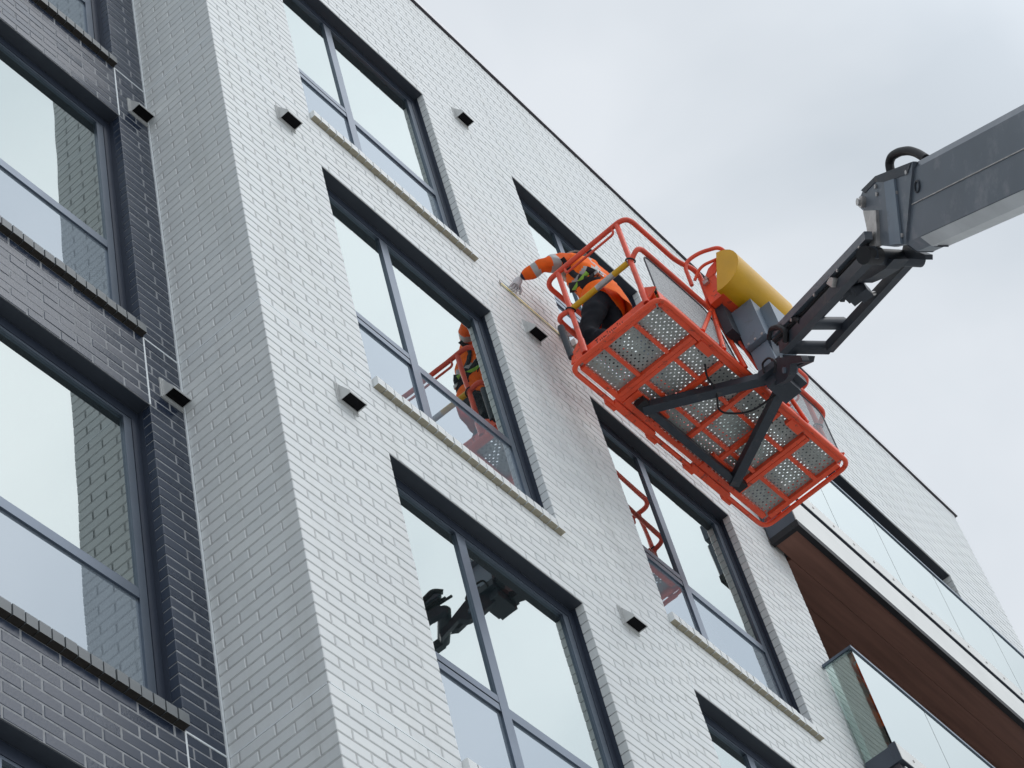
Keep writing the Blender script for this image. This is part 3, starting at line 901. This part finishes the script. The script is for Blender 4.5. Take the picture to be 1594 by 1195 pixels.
arc = [(cy + cr * math.cos(ang0 + math.pi * k / 14), cz + cr * math.sin(ang0 + math.pi * k / 14)) for k in range(15)]
x0_, x1_ = .755, 1.43
cov.add([(x0_, a, b) for a, b in arc] + [(x1_, a, b) for a, b in arc], [(k, k + 1, 16 + k, 15 + k) for k in range(14)], 0, True)
cov.add([(x0_, a, b) for a, b in arc], [tuple(range(15))])
cov.add([(x1_, a, b) for a, b in arc], [tuple(reversed(range(15)))])
cov.add([(x0_, *arc[0]), (x0_, *arc[-1]), (x1_, *arc[-1]), (x1_, *arc[0])], [(0, 1, 2, 3)])
cov.build('control_cover', M_YEL, bas, local=True)
mrr = MB().prism(smooth_path([(1.42, -1.03, 1.03), (1.42, -.96, 1.12), (1.44, -.93, 1.22), (1.49, -.99, 1.22), (1.49, -1.03, 1.08)], .02, 3), (.018, .004, 0))
mrr.build('screen_box', M_GREY, bas, local=True)
# blue grey rotator housing and the black support fork under the floor
MB().box((.955, -1.075, .15), (1.30, -.895, .565)).build('rotator_housing', M_GREY, bas, local=True)
MB().box((1.06, -1.16, .17), (1.30, -1.0755, .54)).build('housing_cover', M_GREY, bas, local=True)
MB().box((1.00, -1.05, -.10), (1.27, -.90, .135)).build('rotator_base', M_GREY, bas, local=True)
MB().box((.985, -1.09, -.16), (1.29, -.895, -.101)).box((1.03, -1.04, -.24), (1.25, -.90, -.161)).build('bearing_plate', M_NAVY, bas, local=True)
for i in range(3):
    MB().tube([(.954, -1.05 + i * .06, .165), (.948, -1.05 + i * .06, .165)], .010, 8).build('bolt', M_STEEL, bas, local=True)
fk = MB()
fk.beam((1.09, -.93, -.10), (.645, -.135, -.052), .075, .06)
fk.build('fork_arm', M_NAVY, bas, local=True)
MB().beam((1.20, -.93, -.14), (1.70, -.135, -.052), .075, .06).build('fork_arm', M_NAVY, bas, local=True)
MB().beam((.59, -.158, -.050), (1.765, -.158, -.050), .055, .05).build('fork_bar', M_NAVY, bas, local=True)
for x in (.62, 1.74):
    MB().box((x - .045, -.20, -.078), (x + .045, -.12, -.021)).build('fork_shoe', M_RUB, bas, local=True)
MB().tube(smooth_path([(.72, -.66, .0), (.76, -.62, -.06), (.90, -.60, -.10), (1.0, -.50, -.16), (1.15, -.66, -.20), (1.18, -.90, -.18)], .1, 5), .0075, 8).build('cable', M_RUB, bas, local=True)

# striped pad lying on the platform floor
pd = MB()
for k in range(8):
    a0, a1 = .045 + k * .022, .045 + (k + 1) * .022
    pd.tube([(a0, -.735, .165 - .01 * k), (a1, -.735, .165 - .01 * (k + 1))], .052, 14, mi=k % 2)
pad = pd.build('striped_roll', [M_TAPE, M_RUB], None)
for v in pad.data.vertices: v.co = bl(*v.co)
tag(pad, 'yellow and black striped padded roll lying on the platform floor behind the mesh', 'roll')

# ------------------------------------------------------------------ boom with jib
E_ = V((-.669, -.743, 0)).normalized()
L_ = V((-E_.y, E_.x, 0))
AP = bl(1.14, -1.0, .2)
def av(u, v, off=0.0):
    """pixel onto the vertical plane of the boom, shifted sideways by off"""
    d = ray(u, v); Q = AP + L_ * off
    return CC + d * ((Q - CC).dot(L_) / d.dot(L_))
def sh(s, h, off=0.0): return AP + E_ * s + V((0, 0, h)) + L_ * off

top1, top2 = av(1440, 240, -.12), av(1594, 163, -.12)
bot1, bot2 = av(1410, 378, -.12), av(1594, 285, -.12)
dirv = ((top2 - top1).normalized() + (bot2 - bot1).normalized()).normalized()
base_pt = (top1 + bot1) / 2
LEN = (GZ + 1.7 - base_pt.z) / dirv.z
bm_root = empty('telescopic_boom', (base_pt + dirv * LEN) * 1.0, 'dark grey telescopic boom arm with short ladder jib holding the red platform', 'boom')
bm_root.location.z = GZ
nrm = dirv.cross(L_).normalized()
if nrm.z < 0: nrm = -nrm
mb = MB()
Hh = abs((top1 - bot1).dot(nrm)) / 2
c0 = base_pt + dirv * ((bot1 - base_pt).dot(dirv)) + L_ * .12
# cross-section: tall box with chamfered lower edges
sec = [(-.12, -Hh + .0), (-.12, Hh - .05), (-.085, Hh), (.085, Hh), (.12, Hh - .05), (.12, -Hh), (.05, -Hh - .05), (-.05, -Hh - .05)]
ring0 = [c0 + L_ * a + nrm * b for a, b in sec]
ring1 = [p + dirv * LEN for p in ring0]
n_ = len(sec)
mb.add(ring0 + ring1, [tuple(range(n_)), tuple(range(2 * n_ - 1, n_ - 1, -1))] + [(i, (i + 1) % n_, n_ + (i + 1) % n_, n_ + i) for i in range(n_)])
boom = mb.build('boom_section', M_BOOM, bm_root)
# seam bead and collar, name marks
s1 = av(1420, 318, -.122); s1b = s1 + dirv * 12
MB().tube([s1 - L_ * .002, s1b - L_ * .002], .004, 6).build('weld_seam', M_STEEL, boom)
for du in (0.0,):
    MB().prism([c0 + L_ * a * 1.02 + nrm * (b * 1.01) - dirv * .012 for a, b in sec], dirv * .01).build('end_collar', M_NAVY, boom)
pc = av(1428, 290, -.122)
ringp = [pc + dirv * (.034 * math.cos(k * math.pi / 8)) + nrm * (.034 * math.sin(k * math.pi / 8)) - L_ * .003 for k in range(16)]
MB().tube(ringp, .006, 6, closed=True).build('plug_ring', M_NAVY, boom)
MB().prism([av(u, v, -.02) for u, v in ((1400, 371), (1440, 369), (1452, 383), (1462, 384), (1458, 368), (1444, 361))], L_ * .06).build('hose_guide', M_NAVY, boom)
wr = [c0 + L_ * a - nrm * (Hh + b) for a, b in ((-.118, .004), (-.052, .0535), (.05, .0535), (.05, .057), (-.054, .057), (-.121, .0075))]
MB().prism([p + dirv * .22 for p in wr], dirv * 14).build('pale_strip', M_PALE, boom)  # paler strip along the lower faces of the boom
# head: side plates, pin, strut
hp = [(1333, 318), (1346, 291), (1364, 276), (1421, 251), (1409, 380), (1392, 384), (1372, 382), (1366, 350), (1352, 335)]
for off in (-.135, .105):
    MB().prism([av(u, v, -.135) + L_ * (off + .135) for u, v in hp], L_ * .025).build('head_plate', M_BOOM, bm_root)
MB().prism([av(u, v, -.15) for u, v in ((1376, 283), (1391, 278), (1402, 379), (1385, 381))], L_ * .014).build('head_rib', M_GREY, bm_root)
MB().prism([av(u, v, -.14) for u, v in ((1340, 296), (1362, 274), (1418, 252), (1412, 270), (1380, 283), (1362, 283), (1346, 300))], L_ * .26).build('head_cap', M_NAVY, bm_root)
pa = av(1339, 314, -.16)
MB().tube([pa, pa + L_ * .30], .036, 12).tube([pa - L_ * .02, pa], .024, 12).build('head_pin', M_STEEL, bm_root)
# levelling link and cylinder rods down to the jib
MB().prism([av(u, v, -.155) for u, v in ((1343, 328), (1363, 327), (1366, 382), (1354, 388), (1348, 350))], L_ * .03).build('level_link', M_STEEL, bm_root)
for off, (a, b) in ((-.07, ((1362, 325), (1380, 372))), (-.02, ((1368, 325), (1384, 372)))):
    MB().tube([av(*a, off), av(*b, off)], .03, 10).build('hydraulic_rod', M_NAVY, bm_root)
# hose loop on top of the head
hs = [av(u, v, .0) for u, v in ((1387, 268), (1384, 254), (1388, 243), (1400, 236), (1415, 234), (1428, 238), (1442, 247))]
MB().tube(smooth_path(hs, .05, 4), .028, 12).build('hose_loop', M_RUB, bm_root)
# jib: two side members with rungs
OL, OR = -.17, .17
jl0, jl1 = av(1219, 541, OL), av(1360, 392, OL)
jr0, jr1 = av(1290, 541, OR), av(1416, 404, OR)
jib = MB().beam(jl0, jl1, .058, .078).build('jib_side_member', M_NAVY, bm_root)
MB().beam(av(1205, 521, OL - .02), av(1352, 366, OL - .02), .05, .052).build('jib_link_bar', M_BOOM, bm_root)
MB().beam(jr0, jr1, .056, .070).build('jib_side_member', M_NAVY, bm_root)
def rung(a, b, w, h, nm='jib_rung', m_=None):
    return MB().tube([a, b], h * .52, 14).build(nm, m_ or M_NAVY, bm_root)
rung(av(1258, 503, OL + .035), av(1312, 503, OR), .08, .085)
rung(av(1222, 540, OL + .03), av(1290, 541, OR), .09, .09)
ct = rung(av(1340, 398, OL - .02), av(1434, 403, OR + .07), .09, .10, 'jib_cross_tube')
MB().tube([av(1344, 397, OL - .06), av(1366, 398, OL + .06)], .058, 14).build('pivot_boss', M_RUB, bm_root)
MB().prism([av(u, v, .10) for u, v in ((1408, 372), (1418, 372), (1424, 390), (1440, 396), (1440, 404), (1412, 402), (1404, 390))], L_ * .05).build('jib_lug', M_NAVY, bm_root)
MB().prism([av(u, v, -.02) for u, v in ((1345, 405), (1392, 403), (1378, 418), (1355, 432), (1335, 440))], L_ * .10).build('cylinder_bracket', M_NAVY, bm_root)
MB().tube([av(1340, 418, .0), av(1318, 448, .0)], [.055, .045], 12).build('jib_cylinder', M_NAVY, bm_root)
MB().tube([av(1318, 448, .0), av(1240, 530, .0)], .025, 10).build('cylinder_rod', M_NAVY, bm_root)
vb = MB()
for (u, v, r) in ((1336, 448, .045), (1344, 455, .04), (1330, 456, .05), (1322, 458, .035)):
    c = av(u, v, .03); vb.box(c - V((r, r, r)), c + V((r, r, r)))
vb.build('valve_block', M_NAVY, bm_root)
MB().tube(smooth_path([av(1340, 462, .03), av(1350, 458, .06), av(1362, 456, .12)], .02, 4), .014, 8).build('hydraulic_hose', M_STEEL, bm_root)
MB().prism([av(u, v, .03) for u, v in ((1300, 458), (1312, 452), (1310, 465), (1308, 470), (1304, 464))], L_ * .03).build('tab', M_NAVY, bm_root)
for k, pts in enumerate((((1198, 528), (1200, 512), (1212, 508), (1224, 515), (1222, 532)), ((1208, 512), (1224, 500), (1238, 494), (1246, 500)), ((1190, 580), (1186, 566), (1196, 556), (1208, 562), (1206, 580)))):
    MB().tube(smooth_path([av(u, v, OL - .05 + .03 * k) for u, v in pts], .05, 4), .020 if k < 2 else .008, 10).build('hydraulic_hose', M_RUB, bm_root)
for k, o_ in enumerate((-.05, -.01, .03)):
    MB().tube(smooth_path([av(1204 + 3 * k, 530 + 3 * k, OL + o_), av(1250, 487 + 4 * k, OL + .05 + o_), av(1310, 424 + 4 * k, OL + .05 + o_), av(1352, 378 + 5 * k, OL + .04 + o_), av(1372, 345, o_)], .08, 5), .011, 8).build('hydraulic_hose', M_RUB, bm_root)
MB().prism([av(u, v, OL - .06) for u, v in ((1286, 441), (1291, 431), (1297, 433), (1294, 447))], L_ * .03).build('tab', M_STEEL, bm_root)
for (u, v) in ((1232, 498), (1268, 459), (1304, 421), (1338, 385)):
    c = av(u, v, OL - .052); MB().tube([c, c - L_ * .008], .011, 8).build('bolt', M_STEEL, bm_root)
for (u, v) in ((1364, 290), (1366, 302), (1412, 268), (1405, 366), (1396, 300), (1399, 350)):
    c = av(u, v, -.1355); MB().tube([c, c - L_ * .010], .014, 8).build('bolt', M_STEEL, bm_root)
# knuckle between jib and platform
MB().prism(smooth_path([av(u, v, -.10) for u, v in ((1186, 580), (1200, 560), (1216, 556), (1246, 553), (1250, 563), (1230, 566), (1229, 582), (1222, 592), (1206, 600), (1192, 596), (1186, 581))], .02, 3)[:-1], L_ * .05).build('knuckle_plate', M_NAVY, bm_root)
MB().prism([av(u, v, .02) for u, v in ((1192, 570), (1206, 552), (1246, 553), (1258, 554), (1256, 563), (1229, 575), (1215, 596), (1192, 590))], L_ * .05).build('knuckle_plate', M_NAVY, bm_root)
kp = av(1219, 576, -.115)
MB().tube([kp, kp + L_ * .10], .022, 12).build('knuckle_pin', M_GREY, bm_root)
MB().prism([av(u, v, -.06) for u, v in ((1190, 524), (1197, 517), (1206, 556), (1200, 572), (1190, 560))], L_ * .06).build('tilt_link', M_BOOM, bm_root)
MB().beam(av(1195, 572, -.05), av(1195, 545, .0), .12, .14).build('knuckle_block', M_NAVY, bm_root)
# lower end of the boom stands on its turret, out of the picture
tb = base_pt + dirv * LEN
MB().prism([(tb.x - .7, tb.y - .9, GZ), (tb.x + .7, tb.y - .9, GZ), (tb.x + .7, tb.y + .9, GZ), (tb.x - .7, tb.y + .9, GZ)], (0, 0, 1.6)).build('turret', M_BOOM, bm_root)

# ------------------------------------------------------------------ the worker
from mathutils.bvhtree import BVHTree
FLZ = bl(.4, -.4, .0235).z
wk = empty('person', (3.42, -.50, FLZ), 'worker in orange hi-vis jacket and harness reaching from the platform to the wall', 'person')
J = {   # joint: (position, radius x, radius y)
 'hip': ((3.42, -.50, 2.72), .160, .125), 'waist': ((3.425, -.475, 2.92), .158, .125), 'chest': ((3.46, -.435, 3.14), .178, .138),
 'neck': ((3.50, -.395, 3.36), .062, .062), 'skull': ((3.555, -.33, 3.475), .083, .090), 'crown': ((3.575, -.315, 3.545), .068, .072),
 'ls': ((3.345, -.385, 3.285), .078, .078), 'le': ((3.14, -.275, 3.165), .060, .060), 'lw': ((3.092, -.085, 3.145), .040, .040),
 'rs': ((3.635, -.43, 3.265), .078, .078), 're': ((3.79, -.27, 3.06), .060, .060), 'rw': ((3.685, -.09, 3.03), .040, .040),
 'lh': ((3.335, -.50, 2.68), .098, .098), 'lk': ((3.28, -.335, 2.33), .070, .070), 'la': ((3.27, -.57, 2.055), .055, .055), 'lt': ((3.26, -.41, 1.99), .045, .035),
 'rh': ((3.51, -.51, 2.68), .098, .098), 'rk': ((3.57, -.345, 2.33), .070, .070), 'ra': ((3.57, -.58, 2.055), .055, .055), 'rt': ((3.59, -.42, 1.99), .045, .035)}
BONES = [('hip', 'waist'), ('waist', 'chest'), ('chest', 'neck'), ('neck', 'skull'), ('skull', 'crown'), ('chest', 'ls'), ('ls', 'le'), ('le', 'lw'),
         ('chest', 'rs'), ('rs', 're'), ('re', 'rw'), ('hip', 'lh'), ('lh', 'lk'), ('lk', 'la'), ('la', 'lt'), ('hip', 'rh'), ('rh', 'rk'), ('rk', 'ra'), ('ra', 'rt')]
names = list(J)
wo = worldloc(wk)
me = bpy.data.meshes.new('body')
me.from_pydata([V(J[n][0]) - wo for n in names], [(names.index(a), names.index(b)) for a, b in BONES], [])
tmp = bpy.data.objects.new('body', me); COL.objects.link(tmp)
sk = tmp.modifiers.new('skin', 'SKIN'); sk.use_smooth_shade = True
ss_ = tmp.modifiers.new('sub', 'SUBSURF'); ss_.levels = 3; ss_.render_levels = 3
for i, n in enumerate(names):
    d = me.skin_vertices[0].data[i]
    d.radius = (J[n][1], J[n][2]); d.use_root = (n == 'hip')
dg = bpy.context.evaluated_depsgraph_get()
bme = bpy.data.meshes.new_from_object(tmp.evaluated_get(dg))
bpy.data.objects.remove(tmp)
bme.name = 'body'
for mm in (M_ORG, M_ORG2, M_REFL, M_TROU, M_CUFF, M_SKIN, M_BOOT, M_HIP): bme.materials.append(mm)
# cloth folds
from mathutils import noise as mnoise
for v in bme.vertices:
    w = v.co + wo
    k = .020 if w.z > 2.75 else .013
    if w.z < 3.40:
        v.co += v.normal * (mnoise.noise(w * 11) * k + mnoise.noise(V((w.x * 9, w.y * 9, w.z * 26))) * k * .6)
def closest(p):
    best = None
    for a, b in BONES:
        A, B = V(J[a][0]), V(J[b][0]); ab = B - A
        t = max(0, min(1, (p - A).dot(ab) / ab.length_squared)); q = A + ab * t
        d = (p - q).length - (J[a][1] * (1 - t) + J[b][1] * t) * .8
        if best is None or d < best[0]: best = (d, a, b, t)
    return best
for poly in bme.polygons:
    poly.use_smooth = True
    p = poly.center + wo
    d, a, b, t = closest(p)
    if b in ('skull', 'crown'): mi = 5
    elif a in ('ls', 'rs'): mi = 2 if (.52 < t < .82) else 1
    elif a in ('le', 're'): mi = 4 if t > .86 else (2 if .20 < t < .48 else 1)
    elif a in ('la', 'ra'): mi = 6
    elif a in ('lk', 'rk'): mi = 3
    elif a in ('lh', 'rh') or b in ('lh', 'rh') or a == 'hip': mi = 7
    else:
        mi = 0
        if abs(p.z - 2.985 - (p.x - 3.42) * .12) < .034: mi = 2
        elif p.z > 3.02 and (abs(p.x - 3.375) < .024 or abs(p.x - 3.60) < .024): mi = 2
    if b in ('ls', 'rs'): mi = 0
    poly.material_index = mi
body = bpy.data.objects.new('body', bme); COL.objects.link(body); body.parent = wk
bv = BVHTree.FromPolygons([v.co + wo for v in bme.vertices], [tuple(p.vertices) for p in bme.polygons])
def onbody(u, v, lift=.012):
    d = ray(u, v).normalized()
    h = bv.ray_cast(CC, d)
    return (h[0] - d * lift) if h[0] is not None else None
def strap(name, pxs, w, m_, lift=.012, n=8, th=.006):
    pts = []
    for (a, b) in zip(pxs[:-1], pxs[1:]):
        for k in range(n):
            p = onbody(a[0] + (b[0] - a[0]) * k / n, a[1] + (b[1] - a[1]) * k / n, lift)
            if p is not None: pts.append(p)
    if len(pts) < 3: return None
    for _ in range(3): pts = [pts[0]] + [(pts[i - 1] + pts[i] * 2 + pts[i + 1]) / 4 for i in range(1, len(pts) - 1)] + [pts[-1]]
    vd = -ray(900, 450).normalized()
    L1, R1, L2, R2 = [], [], [], []
    for i in range(len(pts)):
        tg = (pts[min(i + 1, len(pts) - 1)] - pts[max(i - 1, 0)]).normalized()
        sd = tg.cross(vd).normalized() * (w / 2)
        for lst, pp in ((L1, pts[i] - sd), (R1, pts[i] + sd), (L2, pts[i] - sd - vd * th), (R2, pts[i] + sd - vd * th)): lst.append(pp)
    N = len(pts)
    m = MB().add(L1 + R1 + L2 + R2, [f_ for i in range(N - 1) for f_ in ((i, i + 1, N + i + 1, N + i), (2 * N + i, 3 * N + i, 3 * N + i + 1, 2 * N + i + 1), (i, 2 * N + i, 2 * N + i + 1, i + 1), (N + i, N + i + 1, 3 * N + i + 1, 3 * N + i))], 0, True)
    return m.build(name, m_, wk)
strap('harness_strap', [(874, 402), (893, 428), (917, 436)], .045, M_HARN)
strap('harness_strap', [(926, 428), (917, 436), (905, 452)], .045, M_HARN)
strap('waist_belt', [(886, 448), (900, 446), (918, 440), (938, 438)], .075, M_HARN)
strap('lime_lanyard', [(915, 424), (903, 438), (894, 452), (891, 466)], .036, M_LIME, .022, n=10, th=.016)
strap('harness_strap', [(912, 420), (922, 424), (932, 430)], .06, M_HARN, .02)
# metal hardware and loose rope on the right of the back
q = onbody(930, 425, .03) or V((3.55, -.55, 3.15))
kb = MB()
for i in range(5):
    kb.box(q + V((-.028 + .01 * i, -.02, -.035 + .015 * (i % 3))), q + V((.0 + .012 * i, .015, .0 + .015 * (i % 2))))
kb.build('carabiner', M_STEEL, wk)
# jacket hem flaring over the trousers
hem = MB(); nh = 48; r0, r1 = [], []
hc = V((3.425, -.498, 2.68))
for k in range(nh):
    a = 2 * math.pi * k / nh
    wv = 1 + .05 * math.sin(5 * a + 1) + .03 * math.sin(9 * a)
    r0.append(hc + V((.176 * math.cos(a), .146 * math.sin(a), .10)))
    r1.append(hc + V((.188 * wv * math.cos(a) + .004, .156 * wv * math.sin(a), -.075 - .06 * math.cos(a))))
mid_ = [a.lerp(b, .55) + (b - hc) * .03 for a, b in zip(r0, r1)]
hem.add(r0 + mid_ + r1, [(k, (k + 1) % nh, nh + (k + 1) % nh, nh + k) for k in range(nh)] + [(nh + k, nh + (k + 1) % nh, 2 * nh + (k + 1) % nh, 2 * nh + k) for k in range(nh)], 0, True)
hem.build('jacket_hem', M_ORG, wk)
# white cloth hanging at the hip
cl = MB(); c = V((3.60, -.50, 2.72))
g4 = [[c + V((.010 * math.sin(i * 2.1) + .02 * j, .03 * i - .06 + .01 * j, -.045 * j)) for i in range(5)] for j in range(4)]
cl.add([p for r in g4 for p in r], [(j * 5 + i, j * 5 + i + 1, (j + 1) * 5 + i + 1, (j + 1) * 5 + i) for j in range(3) for i in range(4)], 0, True)
cl.build('rag', M_WHITE, wk)
# gloves: palm and five bent fingers pressed on the wall
def glove(wr, tip_dir, side, spread, thumb):
    wr = V(wr); f_ = V(tip_dir).normalized(); s_ = V(side).normalized(); up = f_.cross(s_).normalized()
    m = MB()
    pl = .070
    m.tube([wr - f_ * .02, wr + f_ * .03, wr + f_ * pl], [.029, .034, .030], 12)
    for k in range(4):
        o = (k - 1.5) * .0175
        L = (.056, .066, .062, .048)[k]
        a = wr + f_ * (pl - .012) + s_ * o
        b = a + (f_ + s_ * (k - 1.5) * spread).normalized() * L * .5 + up * .008
        c = b + (f_ * .55 + V((0, .7, -.15))).normalized() * L * .5
        m.tube([a, b, c], [.0088, .0084, .0070], 8)
    a = wr + f_ * .03 + s_ * thumb * .027
    m.tube([a, a + (f_ * .6 + s_ * thumb).normalized() * .035, a + (f_ * 1.2 + s_ * thumb * .7).normalized() * .07], [.0125, .0115, .009], 8)
    return m.build('glove', M_GLOVE, wk)
glove((3.078, -.068, 3.112), (-.33, .35, -.85), (.92, 0, -.35), .12, 1)
glove((3.68, -.082, 3.025), (-.75, .45, -.35), (.25, .1, .95), .10, -1)
# hard hat with brim, hair under it
hh = MB(); hc = V((3.572, -.318, 3.520)); ax = V((.16, .16, .97)).normalized()
xa = ax.orthogonal().normalized(); ya = ax.cross(xa)
rows = [(.112, 0), (.111, .025), (.102, .058), (.080, .088), (.048, .108), (.012, .116)]
rg = [[hc + (xa * math.cos(2 * math.pi * k / 18) + ya * math.sin(2 * math.pi * k / 18)) * r + ax * h for k in range(18)] for r, h in rows]
brim = [hc + (xa * math.cos(2 * math.pi * k / 18) + ya * math.sin(2 * math.pi * k / 18)) * .136 - ax * .006 for k in range(18)]
allr = [brim] + rg
hh.add([p for r in allr for p in r], [(j * 18 + k, j * 18 + (k + 1) % 18, (j + 1) * 18 + (k + 1) % 18, (j + 1) * 18 + k) for j in range(len(allr) - 1) for k in range(18)], 0, True)
hh.build('hard_hat', M_HAT, wk)
hr_ = MB(); hcc = V((3.545, -.345, 3.475))
hr_.tube([hcc + V((.0, -.025, -.03)), hcc + V((.008, -.018, .02)), hcc + V((.016, -.010, .055))], [.060, .086, .084], 14)
hr_.build('hair', M_HAIR, wk)

# ------------------------------------------------------------------ the tape along the wall joint
m = MB().box((2.915, -.0105, 2.988), (3.60, -.0095, 3.012))
tp = m.build('tape_blade', M_TAPE, None)
tape = empty('measuring_tape', (3.26, -.01, 2.99), 'yellow measuring tape held straight along the white brick wall joint', 'tape measure')
tp.parent = tape; tp.location = -V(tape.location)
MB().box((2.905, -.016, 2.984), (2.9148, -.006, 3.016)).build('end_hook', M_STEEL, tape)
cs = MB().prism(smooth_path([(3.600, -.040, 2.965), (3.600, -.040, 3.02), (3.63, -.040, 3.04), (3.665, -.040, 3.03), (3.672, -.040, 2.965), (3.6005, -.040, 2.965)], .014, 3)[:-1], (0, .035, 0))
cs.build('tape_case', mat('tape_case_tan', (.42, .30, .16), .6), tape)
